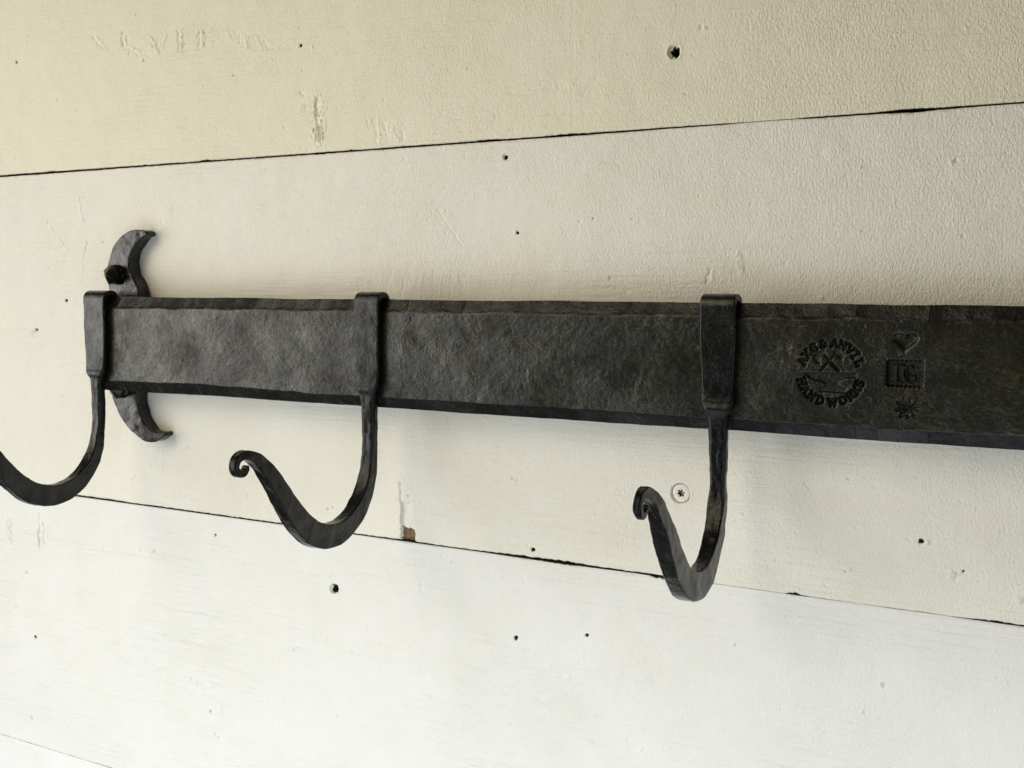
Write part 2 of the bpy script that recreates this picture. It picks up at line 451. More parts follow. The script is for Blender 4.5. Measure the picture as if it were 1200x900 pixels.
# faint long brush ridges on lower and middle boards
for k in range(46):
    x = random.uniform(-390, 120); z = random.uniform(-262, -128); L = random.uniform(25, 90)
    PL.groove((x, z), (x + L, z + random.uniform(-3.5, 1.5)), 0.8, random.choice((-0.34, 0.28, -0.25)), 100 + k, 0.6)
for k in range(20):
    x = random.uniform(-390, 60); z = random.uniform(-108, -36); L = random.uniform(25, 80)
    PM.groove((x, z), (x + L, z + random.uniform(-2, 3)), 0.7, random.choice((-0.16, 0.16)), 150 + k, 0.5)
for k in range(16):
    x = random.uniform(-60, 190); z = random.uniform(90, 116); L = random.uniform(30, 80)
    PM.groove((x, z), (x + L, z + random.uniform(-2, 1)), 0.6, random.choice((-0.18, 0.18)), 180 + k, 0.5)
for k in range(22):
    x = random.uniform(20, 110); z = random.uniform(124, 156); L = random.uniform(12, 40)
    PU.groove((x, z), (x + L, z + random.uniform(-2, 2)), 0.6, random.choice((-0.22, 0.25)), 210 + k, 0.7)
# random little paint nibs and pits
for P in (PU, PM, PL):
    for k in range(170):
        x = random.uniform(-395, 350); z = random.uniform(P.z0 + 6, P.z1 - 6)
        P.pit(x, z, random.uniform(0.6, 1.1), random.uniform(0.6, 1.3), random.choice((-0.35, -0.25, 0.3, 0.45)), 300 + k)
# rectangular notch above the lower joint, its foot bare brown wood
w_ = PM.win(-6, 22, -115.1, -78)
a_, b_, X_, Z_ = w_
cx_ = 5.2 + (-98 - Z_) * 0.06
wd_ = 3.9 + (-95 - Z_) * 0.075
ed_ = abs(X_ - cx_) - wd_ + 0.5 * vnoise(X_ * 0.7, Z_ * 0.5, 6)
nt_ = 1 - ss(-0.5, 0.4, ed_)
nt_ = nt_ * (1 - ss(-92.5, -90.5, Z_ + 0.7 * vnoise(X_, Z_ * 0, 2)))
PM.deep[a_, b_] = False
PM.h[a_, b_] += (1.7 * nt_ + 0.8 * nt_ * (1 - ss(-107.5, -106.8, Z_ + 0.20 * (X_ - 5)))).astype(np.float32)
PM.chip[a_, b_] |= (nt_ > 0.5) & (Z_ + 0.22 * (X_ - 5) + 0.8 * vnoise(X_ * 0.6, 0 * Z_, 12) < -107)
PM.groove((0.8, -79.5), (0.9, -91), 0.8, 1.2, 61, 0.9)
PM.pit(6.5, -87, 0.8, 0.8, 1.0, 62)

for P_, bx_ in ((PU, (-64, -48, 120, 156)), (PL, (-334, -312, -162, -132))):
    w_ = P_.win(*bx_)
    P_.deep[w_[0], w_[1]] = False          # gouges painted over along with the board

def gap_upper(x):
    g = np.interp(x, [-1200, -400, -150, -60, 60, 120, 160, 196, 210, 232, 242, 262, 288, 300, 320, 420, 1104],
                  [2.0, 2.3, 1.5, 1.5, 1.5, 1.7, 1.3, 1.0, 0.35, 0.35, 1.3, 1.3, 2.4, 1.5, 1.2, 1.4, 1.6])
    return g * 0.62
def gap_lower(x):
    g = np.interp(x, [-1200, -400, -285, -200, -120, -50, 60, 75, 110, 150, 166, 180, 192, 204, 232, 240, 246, 270, 282, 310, 322, 345, 420, 1104],
                  [2.0, 1.9, 1.9, 1.7, 1.7, 1.4, 1.2, 2.0, 2.4, 1.3, 1.6, 1.3, 0.7, 0.12, 0.12, 1.0, 0.14, 0.1, 0.5, 0.14, 0.8, 1.3, 1.2, 1.5])
    return g * 0.62
def gap_plain(x):
    return np.full(x.shape, 0.22)
# chips broken out of the joint edges: (plank, upper edge?, x, half length, height)
edge_chips = {('U', 0): [(-150, 5, 1.6), (-205, 2, 1.2), (-33, 4, 1.0), (62, 9, 1.0), (110, 14, 1.0), (-300, 6, .6)],
              ('M', 1): [(-56, 6, 0.8), (290, 8, 0.7)],
              ('M', 0): [(84, 5, 1.2), (105, 16, 1.0), (238, 3.6, 2.2), (-268, 8, 0.8), (330, 10, 0.8)],
              ('L', 1): [(167, 6, 2.2), (181, 5, 1.4), (-77, 5, 1.0), (110, 10, 1.0)]}

wall = empty('wall')
tag(wall, 'cream and white painted board wall behind the iron rail', 'wall', kind='structure')

def build_plank(P, mat, top_gap, bot_gap, key, seed):
    NX, NZ = P.h.shape
    x = P.x
    # edge positions along x (shift of the end rows)
    vis = ss(-440, -400, x) * (1 - ss(370, 410, x))
    jit = (0.35 * fbm(x * 0.55, x * 0, seed, 3) + 0.3 * vnoise(x * 0.06, x * 0, seed + 5)) * (0.25 + 0.75 * vis)
    jit2 = (0.35 * fbm(x * 0.55, x * 0, seed + 50, 3) + 0.3 * vnoise(x * 0.06, x * 0, seed + 55)) * (0.25 + 0.75 * vis)
    gt = top_gap(x) * 0.5; gb = bot_gap(x) * 0.5
    dtop = -(gt * (1 + 0.5 * jit)); dbot = gb * (1 + 0.5 * jit2)
    dtop = np.minimum(dtop + 0.18 * jit, -0.02); dbot = np.maximum(dbot + 0.18 * jit2, 0.02)
    for (cxx, hl, hh) in edge_chips.get((key, 1), []):
        q = (x - cxx) / hl
        dtop -= 0.45 * hh * np.clip(1 - q * q, 0, 1) * np.clip(0.7 + 0.5 * vnoise(x * 0.9, x * 0, 3), 0, 1.4)
    for (cxx, hl, hh) in edge_chips.get((key, 0), []):
        q = (x - cxx) / hl
        dbot += 0.45 * hh * np.clip(1 - q * q, 0, 1) * np.clip(0.7 + 0.5 * vnoise(x * 0.9, x * 0, 4), 0, 1.4)
    # rounded edges: sink the last rows a little, with a slight paint lip behind
    dist_b = (P.z - P.z0)[None, :]; dist_t = (P.z1 - P.z)[None, :]
    rn = 0.8 * (0.6 + 0.6 * fbm(x * 0.4, x * 0, seed + 9, 2))[:, None]
    gmin_t = np.clip(abs(dtop) / 0.45, 0.15, 1)[:, None]; gmin_b = np.clip(abs(dbot) / 0.45, 0.15, 1)[:, None]
    inb = (x > -430) & (x < 400)
    edge = np.where(inb[:, None], rn * (gmin_b * np.clip(1 - dist_b / 1.1, 0, 1) ** 2 + gmin_t * np.clip(1 - dist_t / 1.1, 0, 1) ** 2)
                    - 0.22 * rn * ((1 - ss(0, 1.0, abs(dist_b - 1.8))) + (1 - ss(0, 1.0, abs(dist_t - 1.8)))), 0)
    H = P.h + edge.astype(np.float32)
    # which coarse cells need the fine grid
    ci, cj = P.nx, P.nz
    flag = np.zeros((ci, cj), bool)
    A = abs(H) > 1e-4
    for i in range(ci):
        blk = A[i * NSUB:(i + 1) * NSUB + 1]
        if blk.any():
            cols = blk.any(axis=0)
            for j in range(cj):
                if cols[j * NSUB:(j + 1) * NSUB + 1].any(): flag[i, j] = True
    for i in range(ci):
        if -430 < x[i * NSUB] < 400: flag[i, 0] = flag[i, -1] = True
    # shift of z for vertices close to the joints
    Zs = np.repeat(P.z[None, :], NX, 0)
    fb = np.clip(1 - dist_b / COARSE, 0, 1) ** 1.5; ft = np.clip(1 - dist_t / COARSE, 0, 1) ** 1.5
    Zs = Zs + dbot[:, None] * fb + dtop[:, None] * ft
    vid = -np.ones((NX, NZ), np.int64)
    faces = []; mi = []
    need = np.zeros((NX, NZ), bool)
    fine_cells = np.argwhere(flag); coarse_cells = np.argwhere(~flag)
    for i, j in fine_cells:
        need[i * NSUB:(i + 1) * NSUB + 1, j * NSUB:(j + 1) * NSUB + 1] = True
    for i, j in coarse_cells:
        need[i * NSUB:(i + 1) * NSUB + 1:NSUB, j * NSUB:(j + 1) * NSUB + 1:NSUB] = True
    idx = np.argwhere(need)
    vid[need] = np.arange(len(idx))
    V = np.stack([x[idx[:, 0]], H[need], Zs[need]], 1) * MM
    cellf = np.zeros((NX - 1, NZ - 1), bool)
    for i, j in fine_cells:
        cellf[i * NSUB:(i + 1) * NSUB, j * NSUB:(j + 1) * NSUB] = True
    ff = np.argwhere(cellf)
    F1 = np.stack([vid[ff[:, 0], ff[:, 1]], vid[ff[:, 0] + 1, ff[:, 1]], vid[ff[:, 0] + 1, ff[:, 1] + 1], vid[ff[:, 0], ff[:, 1] + 1]], 1)
    M1 = P.chip[ff[:, 0], ff[:, 1]].astype(int)
    hole_shade = P.deep & (P.h > 1.45)  # pit and hole insides that get shade as a near-black colour
    hole_shade4 = hole_shade[:-1, :-1] | hole_shade[1:, :-1] | hole_shade[:-1, 1:] | hole_shade[1:, 1:]
    M1[hole_shade4[ff[:, 0], ff[:, 1]] & (M1 == 0)] = 2
    cc = coarse_cells * NSUB
    F2 = np.stack([vid[cc[:, 0], cc[:, 1]], vid[cc[:, 0] + NSUB, cc[:, 1]], vid[cc[:, 0] + NSUB, cc[:, 1] + NSUB], vid[cc[:, 0], cc[:, 1] + NSUB]], 1) if len(cc) else np.zeros((0, 4), int)
    Vl = [V]; nv = len(V)
    F = [F1, F2]; Mi = [M1, np.zeros(len(F2), int)]
    # board edges run back into the joint
    for j, sgn in ((0, 1), (NZ - 1, -1)):
        col = np.where(need[:, j])[0]
        top = vid[col, j]
        backv = V[top].copy(); backv[:, 1] = 12.0 * MM
        b0 = nv + np.arange(len(col)); Vl.append(backv); nv += len(col)
        q = np.stack([top[:-1], b0[:-1], b0[1:], top[1:]], 1)
        if sgn > 0: q = q[:, ::-1]
        F.append(q[:, ::-1]); Mi.append(np.full(len(q), 2))
    o = link_mesh('plank', np.concatenate(Vl), np.concatenate(F).tolist(), [mat, wood_mat, dirt_shade_mat], wall, True, np.concatenate(Mi).tolist())
    # keep the board's arris crisp
    return o

build_plank(PU, paint_mats[0], gap_plain, gap_upper, 'U', 1)
build_plank(PM, paint_mats[1], gap_upper, gap_lower, 'M', 2)
build_plank(PL, paint_mats[2], gap_lower, gap_plain, 'L', 3)
build_plank(PB, paint_mats[3], gap_plain, gap_plain, 'B', 4)
build_plank(PT, paint_mats[4], gap_plain, gap_plain, 'T', 5)
bw = [(-1.2, .012, -.517), (1.104, .012, -.517), (1.104, .012, .5874), (-1.2, .012, .5874)]
bw = bw + [(a, .03, c) for a, b, c in bw]
link_mesh('backing_board', bw, [(0, 1, 2, 3), (7, 6, 5, 4), (0, 4, 5, 1), (1, 5, 6, 2), (2, 6, 7, 3), (3, 7, 4, 0)], dirt_shade_mat, wall, False)

# ------------------------------------------------------------------ star-drive screw in the wall
def polar_mesh(rings, nth=72):
    """rings: list of functions th -> (r, depth)"""
    th = np.linspace(0, 2 * math.pi, nth, endpoint=False)
    V = []; F = []
    for k, fn in enumerate(rings):
        r, d = fn(th)
        r = np.broadcast_to(r, th.shape); d = np.broadcast_to(d, th.shape)
        V.append(np.stack([r * np.cos(th), d, r * np.sin(th)], 1))
    for k in range(len(rings) - 1):
        for i in range(nth):
            j = (i + 1) % nth
            F.append((k * nth + i, k * nth + j, (k + 1) * nth + j, (k + 1) * nth + i))
    return np.concatenate(V), F

screw = empty('screw', (178.2 * MM, 0, -69.2 * MM))
tag(screw, 'white painted star-drive screw sunk in the board beside a hook', 'screw')
star = lambda th, s: s * (1.55 + 0.42 * np.cos(6 * (th - 0.2)))
V, F = polar_mesh([lambda t: (4.75 + 0.1 * np.sin(3 * t), 2.4), lambda t: (4.8 + 0.1 * np.sin(3 * t), 0.9), lambda t: (4.55 + 0.08 * np.sin(3 * t), 0.45), lambda t: (4.0, 0.30), lambda t: (3.0, 0.22),
                   lambda t: (star(t, 1.22), 0.25), lambda t: (star(t, 1.1), 0.42)])
link_mesh('head', V * MM, F, screw_mat, screw)
V, F = polar_mesh([lambda t: (star(t, 1.1), 0.42), lambda t: (star(t, 1.02), 0.8), lambda t: (star(t, 0.95), 2.4), lambda t: (star(t, 0.5), 2.9), lambda t: (0.02, 3.0)])
link_mesh('star_recess', V * MM, F, rust_mat, screw)

# ------------------------------------------------------------------ swept forgings
def catmull(P, step):
    P = np.asarray(P, float)
    out = []
    n = len(P)
    for i in range(n - 1):
        p0 = P[max(i - 1, 0)]; p1 = P[i]; p2 = P[i + 1]; p3 = P[min(i + 2, n - 1)]
        L = np.linalg.norm(p2[:2] - p1[:2])
        k = max(2, int(math.ceil(L / step)))
        for t in np.linspace(0, 1, k, endpoint=False):
            out.append(0.5 * ((2 * p1) + (-p0 + p2) * t + (2 * p0 - 5 * p1 + 4 * p2 - p3) * t * t + (-p0 + 3 * p1 - 3 * p2 + p3) * t ** 3))
    out.append(P[-1])
    return np.array(out)

def section(t, w, r, nc=5, ne=7):
    """rounded rectangle, half sizes t (in the plane of the path) and w (across)"""
    r = min(r, t * 0.95, w * 0.95)
    pts = []
    for cx, cy, a0 in ((t - r, w - r, 0), (-(t - r), w - r, 90), (-(t - r), -(w - r), 180), (t - r, -(w - r), 270)):
        for k in range(nc):
            a = math.radians(a0 + 90 * k / (nc - 1))
            pts.append((cx + r * math.cos(a), cy + r * math.sin(a)))
    out = []
    n = len(pts)
    for i in range(n):
        out.append(pts[i])
        if i % nc == nc - 1:
            a, b = np.array(pts[i]), np.array(pts[(i + 1) % n])
            for k in range(1, ne):
                out.append(tuple(a + (b - a) * k / ne))
    return np.array(out)

def sweep(rows, step, amp, seed, fac_amp=0.0, step_fac=9.0):
    """rows: u, v, t, w, r  (path in plane u-v).  Returns rings (n, m, 3) as u, v, across"""
    S = catmull(rows, step)
    uv = S[:, :2]
    T = np.gradient(uv, axis=0); T /= np.linalg.norm(T, axis=1)[:, None] + 1e-12
    N = np.stack([-T[:, 1], T[:, 0]], 1)
    arc = np.concatenate([[0], np.cumsum(np.linalg.norm(np.diff(uv, axis=0), axis=1))])
    rings = []
    for k in range(len(S)):
        t, w, r = max(S[k, 2], 0.3), max(S[k, 3], 0.3), max(S[k, 4], 0.15)
        sec = section(t, w, r)
        m = len(sec)
        per = np.arange(m) / m * 2 * (t + w)
        nz = amp * (0.7 * vnoise(np.full(m, arc[k] * 0.22), sec[:, 0] * 0.35 + sec[:, 1] * 0.5, seed)
                    + 0.3 * vnoise(np.full(m, arc[k] * 0.8), sec[:, 0] * 1.1 + sec[:, 1] * 1.3, seed + 3))
        # hammer marks: shallow dents that meet in crisp ridges
        if fac_amp:
            ang = np.arctan2(sec[:, 1] / w, sec[:, 0] / t)
            f1, fv = worley(np.full(m, arc[k] / step_fac), ang * 1.1 + 4.0, seed)
            nz = nz + fac_amp * (np.minimum(f1, 0.8) * 1.6 - 0.35 + 0.35 * (fv - 0.5))
        d = sec / (np.linalg.norm(sec, axis=1)[:, None] + 1e-9)
        q = sec + d * nz[:, None]
        rings.append(np.concatenate([uv[k][None] + q[:, :1] * N[k][None], q[:, 1:2]], 1))
    return np.array(rings), arc

def rings_mesh(R):
    n, m, _ = R.shape
    V = R.reshape(-1, 3)
    i = np.arange(n - 1)[:, None] * m; j = np.arange(m)[None]
    j2 = (j + 1) % m
    F = np.stack([(i + j), (i + j2), (i + m + j2), (i + m + j)], -1).reshape(-1, 4)
    V = np.concatenate([V, R[0].mean(0)[None], R[-1].mean(0)[None]])
    c0, c1 = n * m, n * m + 1
    caps0 = [(c0, (k + 1) % m, k, k) for k in range(m)]
    return V, F, c0, c1, n, m

def forged_parts(R, splits, names, mat, parent, tf):
    """split one continuous swept surface at ring indexes into named parts that share their rim and normals"""
    n, m, _ = R.shape
    V = tf(R.reshape(-1, 3))
    i = np.arange(n - 1)[:, None] * m; j = np.arange(m)[None]; j2 = (j + 1) % m
    F = np.stack([(i + j), (i + m + j), (i + m + j2), (i + j2)], -1).reshape(-1, 4)
    nor = vert_normals(V, F)
    # orient outward
    ctr = R.mean(axis=1)
    cw = tf(ctr)
    k = n // 2
    if np.sum((V[k * m:(k + 1) * m] - cw[k]) * nor[k * m:(k + 1) * m]) < 0:
        F = F[:, ::-1]; nor = -nor
    edges = [0] + list(splits) + [n - 1]
    objs = []
    for a, b, nm in zip(edges[:-1], edges[1:], names):
        vv = V[a * m:(b + 1) * m]; nn = nor[a * m:(b + 1) * m]
        ff = (F[a * m:b * m] - a * m).tolist()
        vv = list(map(tuple, vv)); nn = list(map(tuple, nn))
        if a == 0:
            c = len(vv); vv.append(tuple(cw[0])); t = cw[0] - cw[2]; nn.append(tuple(t / np.linalg.norm(t)))
            ff += [(c, k, (k + 1) % m) for k in range(m)]
        if b == n - 1:
            c = len(vv); o = (b - a) * m; vv.append(tuple(cw[-1])); t = cw[-1] - cw[-3]; nn.append(tuple(t / np.linalg.norm(t)))
            ff += [(c, o + (k + 1) % m, o + k) for k in range(m)]
        objs.append(link_mesh(nm, vv, ff, mat, parent, normals=nn))
    return objs

# ------------------------------------------------------------------ hooks hung over the bar
HOOK_STRAP = [  # y, z, half thickness, half width, corner radius
    (-18.6, 8, 1.7, 7.6, 0.9), (-18.6, 14, 1.9, 8.2, 0.9), (-18.6, 26, 1.9, 8.6, 0.9), (-18.9, 30.4, 1.9, 8.8, 0.9), (-20.4, 32.8, 1.9, 8.9, 0.9), (-23.4, 33.5, 1.9, 8.9, 0.9),
    (-26.6, 32.9, 1.9, 9.0, 0.9), (-28.2, 30.6, 1.9, 9.0, 0.9), (-28.5, 26, 1.95, 9.0, 0.9), (-28.6, 10, 1.9, 8.8, 0.9), (-28.6, -4, 1.9, 8.4, 0.9),
    (-28.6, -12, 2.0, 8.2, 1.0), (-28.8, -17.6, 2.6, 7.9, 1.3), (-29.1, -20.0, 3.2, 7.0, 1.8), (-28.9, -21.6, 3.0, 5.8, 1.8)]
HOOK_ARM = [
    (-28.6, -23.4, 2.90, 5.20, 1.9), (-28.4, -27, 2.90, 4.75, 1.9), (-28.3, -35, 2.90, 4.55, 1.8), (-28.3, -46, 2.95, 4.35, 1.6), (-28.9, -56, 3.00, 4.00, 1.3), (-31.4, -69.3, 3.80, 3.91, 1.1),
    (-37.0, -80.8, 4.80, 3.91, 1.0), (-45.3, -89.4, 5.42, 3.91, 0.9), (-54.5, -94.6, 6.08, 3.91, 0.9), (-64.5, -96.6, 6.55, 3.91, 0.9), (-75.3, -95.4, 6.84, 3.91, 0.9), (-85.2, -91.4, 6.84, 3.81, 0.9),
    (-94.2, -84.2, 6.37, 3.72, 0.9), (-101.9, -75.6, 5.79, 3.63, 0.9), (-109.1, -65.8, 5.13, 3.53, 0.9), (-116.4, -56.4, 4.60, 3.35, 0.9), (-122.8, -49.6, 3.70, 3.16, 0.9)]
HOOK_CURL = [
    (-129.2, -45.2, 2.8, 3.1, 0.8), (-135.0, -43.4, 2.3, 2.7, 0.8), (-139.8, -44.9, 2.05, 2.45, 0.7), (-141.5, -48.6, 1.95, 2.35, 0.7), (-139.6, -51.8, 1.8, 2.3, 0.7),
    (-136.0, -52.3, 1.55, 2.2, 0.6), (-133.6, -50.4, 1.25, 2.1, 0.5), (-133.6, -48.9, 0.9, 1.9, 0.4)]

def make_hook(x, label, seed, ws=1.0, zs=1.0, ys=1.0, tilt=0.0, curl_w=1.0, dx_top=0.0, xlean=0.0, arm_open=0.0):
    root = empty('hook', (x * MM, -0.026, 0.031))
    tag(root, label, 'hook', 'forged hooks hung over the iron bar')
    rows = []
    for k, r in enumerate(HOOK_STRAP):
        rows.append((r[0], r[1], r[2], r[3] * ws, r[4]))
    for r in HOOK_ARM:
        y, z = r[0], r[1]
        rows.append((-28.2 + (y + 28.2) * ys, -23.4 + (z + 23.4) * zs, r[2], r[3], r[4]))
    for r in HOOK_CURL:
        y, z = r[0], r[1]
        rows.append((-28.2 + (y + 28.2) * ys, -23.4 + (z + 23.4) * zs, r[2], r[3] * curl_w, r[4]))
    R, arc = sweep(rows, 0.8, 0.14, seed, 0.30, 9.0)
    S = catmull(rows, 0.9)
    # find the rings where strap ends and where the curl begins
    def ring_of(row):
        d = np.linalg.norm(S[:, :2] - np.array(rows[row][:2]), axis=1)
        return int(np.argmin(d))
    s1 = ring_of(len(HOOK_STRAP)); s2 = ring_of(len(HOOK_STRAP) + len(HOOK_ARM))
    def tf(P):
        y, z, a = P[:, 0], P[:, 1], P[:, 2]
        # strap sides wander slightly as hammered
        lean = xlean * (31 - z) / 60.0
        wob = 0.35 * vnoise(z * 0.09, a * 0.02 + seed, seed) + 0.15 * vnoise(z * 0.3, a * 0.05, seed + 2)
        X = a + lean + wob * np.sign(a)
        out = np.stack([X, y + 26.0, z - 31.0], 1) * MM
        return out
    forged_parts(R, [s1, s2], ['strap', 'hook_arm', 'curled_tip'], hook_mat, root, tf)
    return root

make_hook(-224.6, 'black forged hook at the end of the bar beside the crescent bracket', 21, 1.10, 1.0, 1.0, xlean=-0.6)
make_hook(-0.9, 'black forged hook with open curled tip, next along from the crescent bracket end', 34, 0.96, 1.015, 0.985, xlean=0.3)
make_hook(205.4, 'black forged hook with tight curled tip, just beside the stamped maker marks', 55, 0.99, 1.012, 0.93, xlean=1.2, curl_w=0.85)

# ------------------------------------------------------------------ the rail: bar, crescent bracket, nails, stamps
rail = empty('hook_rail', (0, 0, 0))
tag(rail, 'long dark forged iron bar with stamped marks and crescent end bracket', 'hook rail')

BX0, BX1 = -231.0, 620.0
xs = np.concatenate([np.arange(BX0, -222, 0.4), np.arange(-222, 238, 0.75), np.arange(238, 304, 0.2), np.arange(304, 360, 0.75), np.arange(360, BX1 + 0.1, 5.0)])
ZH = 31.1
zs_f = np.concatenate([np.linspace(-1, -0.72, 34, endpoint=False), np.linspace(-0.72, 0.72, 186, endpoint=False), np.linspace(0.72, 1, 35)])
Xg, Vg = np.meshgrid(xs, zs_f, indexing='ij')
ztop = ZH + 0.28 * vnoise(xs * 0.035, xs * 0, 2) + 0.10 * vnoise(xs * 0.13, xs * 0, 3) - 0.3 * ss(100, 300, xs)
zbot = -ZH - 0.30 * vnoise(xs * 0.03, xs * 0 + 7, 4) - 0.12 * vnoise(xs * 0.15, xs * 0, 5) - 0.9 * (1 - ss(-230, -120, xs)) - 0.1
Zg = np.where(Vg >= 0, Vg * ztop[:, None], -Vg * zbot[:, None])
ctop = 23.6 + 0.45 * vnoise(Xg * 0.045, Xg * 0, 11) + 0.35 * vnoise(Xg * 0.12, Xg * 0, 12) - 1.2 * (1 - ss(-222, -190, Xg))
cbot = 24.5 + 0.6 * vnoise(Xg * 0.022, Xg * 0, 13) + 0.55 * vnoise(Xg * 0.07, Xg * 0, 14) + 0.2 * vnoise(Xg * 0.2, Xg * 0, 15) + 1.3 * (1 - ss(-230, -190, Xg))
rawt = np.maximum(0, Zg - ctop); rawb = np.maximum(0, -Zg - cbot)
# hammer dents along the chamfers, each with its own tilt
dent_edges = np.cumsum(np.concatenate([[BX0], rng.uniform(8, 24, 70)]))
def dents(Xa, seed):
    k = np.searchsorted(dent_edges, Xa + (seed * 5.3) % 7) - 1
    k = np.clip(k, 0, len(dent_edges) - 2)
    a = dent_edges[k]; b = dent_edges[k + 1]
    u = (Xa + (seed * 5.3) % 7 - a) / (b - a)
    rr = np.random.default_rng(seed).uniform(-1, 1, (len(dent_edges), 3))
    return u, rr[k, 0], rr[k, 1], rr[k, 2]
u1, r1, r2, r3 = dents(Xg, 3)
slope_t = 0.45 + 0.06 * r1
dt = rawt * slope_t + ss(0, 2.0, rawt) * ((0.17 + 0.16 * (1 - ss(-150, 60, Xg))) * (1 - (2 * u1 - 1) ** 2) + 0.13 * r2 * (u1 - 0.5))
u2, q1, q2, q3 = dents(Xg, 8)
slope_b = 0.55 + 0.06 * q1
db = rawb * slope_b + ss(0, 2.0, rawb) * (0.12 * (1 - (2 * u2 - 1) ** 2) + 0.12 * q2 * (u2 - 0.5))
depth = dt + db
front = (1 - ss(0, 1.0, rawt + rawb))
# forge-scale texture and shallow hammer marks on the face
depth = depth + 0.30 * fbm(Xg * 0.035, Zg * 0.05, 31, 2) * 1.0 + 0.10 * fbm(Xg * 0.22, Zg * 0.25, 33, 3) * front + 0.045 * vnoise(Xg * 1.1, Zg * 1.1, 35) * front
pitm = ss(0.45, 0.7, fbm(Xg * 0.33, Zg * 0.33, 37, 3)); depth = depth + 0.16 * pitm * front
rid = abs(fbm(Xg * 0.13, Zg * 0.11, 39, 3)); depth = depth + 0.10 * (1 - ss(0.0, 0.05, rid)) * front * ss(0.0, 0.4, vnoise(Xg * 0.02, Zg * 0.03, 41))

# ---- stamped marks, pressed into the face
stampd = np.zeros_like(depth); stamp_id = np.zeros(depth.shape, int)
sel = (xs > 237) & (xs < 305)
SX, SZ = Xg[sel], Zg[sel]
LET = {  # strokes on a cell 1 wide (x -0.5..0.5) and 1 high (0..1)
    'A': [[(-.48, 0), (0, 1), (.48, 0)], [(-.27, .33), (.27, .33)], [(-.6, 0), (-.3, 0)], [(.3, 0), (.6, 0)]],
    'X': [[(-.45, 0), (.45, 1)], [(-.45, 1), (.45, 0)], [(-.58, 0), (-.28, 0)], [(.28, 0), (.58, 0)], [(-.58, 1), (-.28, 1)], [(.28, 1), (.58, 1)]],
    'E': [[(.45, .85), (.25, 1), (-.1, 1), (-.4, .75), (-.45, .5), (-.4, .25), (-.1, 0), (.25, 0), (.48, .2)], [(-.4, .5), (.28, .5)]],
    '&': [[(.5, .1), (-.25, .75), (-.2, .95), (.05, 1), (.2, .85), (.1, .65), (-.35, .4), (-.42, .15), (-.15, 0), (.15, .05), (.48, .45)]],
    'N': [[(-.4, 0), (-.4, 1), (.4, 0), (.4, 1)], [(-.6, 0), (-.2, 0)], [(-.6, 1), (-.35, 1)], [(.2, 1), (.6, 1)]],
    'V': [[(-.48, 1), (0, 0), (.48, 1)], [(-.62, 1), (-.3, 1)], [(.3, 1), (.62, 1)]],
    'I': [[(0, 0), (0, 1)], [(-.25, 0), (.25, 0)], [(-.25, 1), (.25, 1)]],
    'L': [[(-.25, 1), (-.25, 0), (.42, 0), (.45, .25)], [(-.45, 1), (-.05, 1)]],
    'H': [[(-.4, 0), (-.4, 1)], [(.4, 0), (.4, 1)], [(-.4, .5), (.4, .5)], [(-.58, 0), (-.22, 0)], [(.22, 0), (.58, 0)], [(-.58, 1), (-.22, 1)], [(.22, 1), (.58, 1)]],
    'D': [[(-.36, 0), (-.36, 1), (.05, 1), (.36, .8), (.45, .5), (.36, .2), (.05, 0), (-.36, 0)]],
    'W': [[(-.6, 1), (-.3, 0), (0, .85), (.3, 0), (.6, 1)], [(-.72, 1), (-.45, 1)], [(.45, 1), (.72, 1)]],
    'O': [[(0, 0), (-.35, .15), (-.46, .5), (-.35, .85), (0, 1), (.35, .85), (.46, .5), (.35, .15), (0, 0)]],
    'R': [[(-.36, 0), (-.36, 1), (.12, 1), (.36, .85), (.36, .65), (.12, .5), (-.36, .5)], [(.05, .5), (.42, 0)], [(-.55, 0), (-.2, 0)]],
    'K': [[(-.38, 0), (-.38, 1)], [(.42, 1), (-.3, .45)], [(-.1, .58), (.45, 0)], [(-.55, 0), (-.2, 0)]],
    'S': [[(.38, .82), (.15, 1), (-.15, 1), (-.38, .8), (-.3, .6), (.3, .42), (.4, .2), (.15, 0), (-.15, 0), (-.4, .18)]],
}
RC = (258.5, -0.6); LH = 3.5; LW = 3.0; RB = 11.9
d_round = np.full(SX.shape, 1e9)
def put_letter(ch, ang, top_out):
    a = math.radians(ang)
    er = np.array([math.cos(a), math.sin(a)])
    if top_out:
        up = er; rt = np.array([er[1], -er[0]]); base = RB + 0.15
        org = np.array(RC) + er * base
    else:
        up = -er; rt = np.array([-er[1], er[0]]); org = np.array(RC) + er * (RB + 0.15 + LH)
    lx = (SX - org[0]) * rt[0] + (SZ - org[1]) * rt[1]
    lz = (SX - org[0]) * up[0] + (SZ - org[1]) * up[1]
    near = (abs(lx) < 5) & (abs(lz - 2) < 6)
    res = np.full(SX.shape, 1e9)
    q = res[near]
    for st in LET[ch]:
        for p0, p1 in zip(st[:-1], st[1:]):
            q = np.minimum(q, sd_seg(lx[near], lz[near], (p0[0] * LW, p0[1] * LH), (p1[0] * LW, p1[1] * LH)))
    res[near] = q
    return res - 0.48
for ch, an in zip('AXE&ANVIL', (159, 143, 125.5, 107, 84, 68, 51.5, 38, 22)):
    d_round = np.minimum(d_round, put_letter(ch, an, True))
for ch, an in zip('HANDWORKS', (200, 216.5, 233.5, 251, 275, 295.5, 312, 326.5, 341)):
    d_round = np.minimum(d_round, put_letter(ch, an, False))
letters_h = 1.35 * (1 - ss(-0.32, 0.14, d_round)) + 0.30 * (1 - ss(0.0, 0.85, d_round))
LXc, LZc = SX - RC[0], SZ - RC[1]
tools = np.minimum(sd_seg(LXc, LZc, (-4.5, 0.9), (2.0, 8.9)) - 0.55, sd_seg(LXc, LZc, (3.5, 0.9), (-4.2, 9.2)) - 0.55)
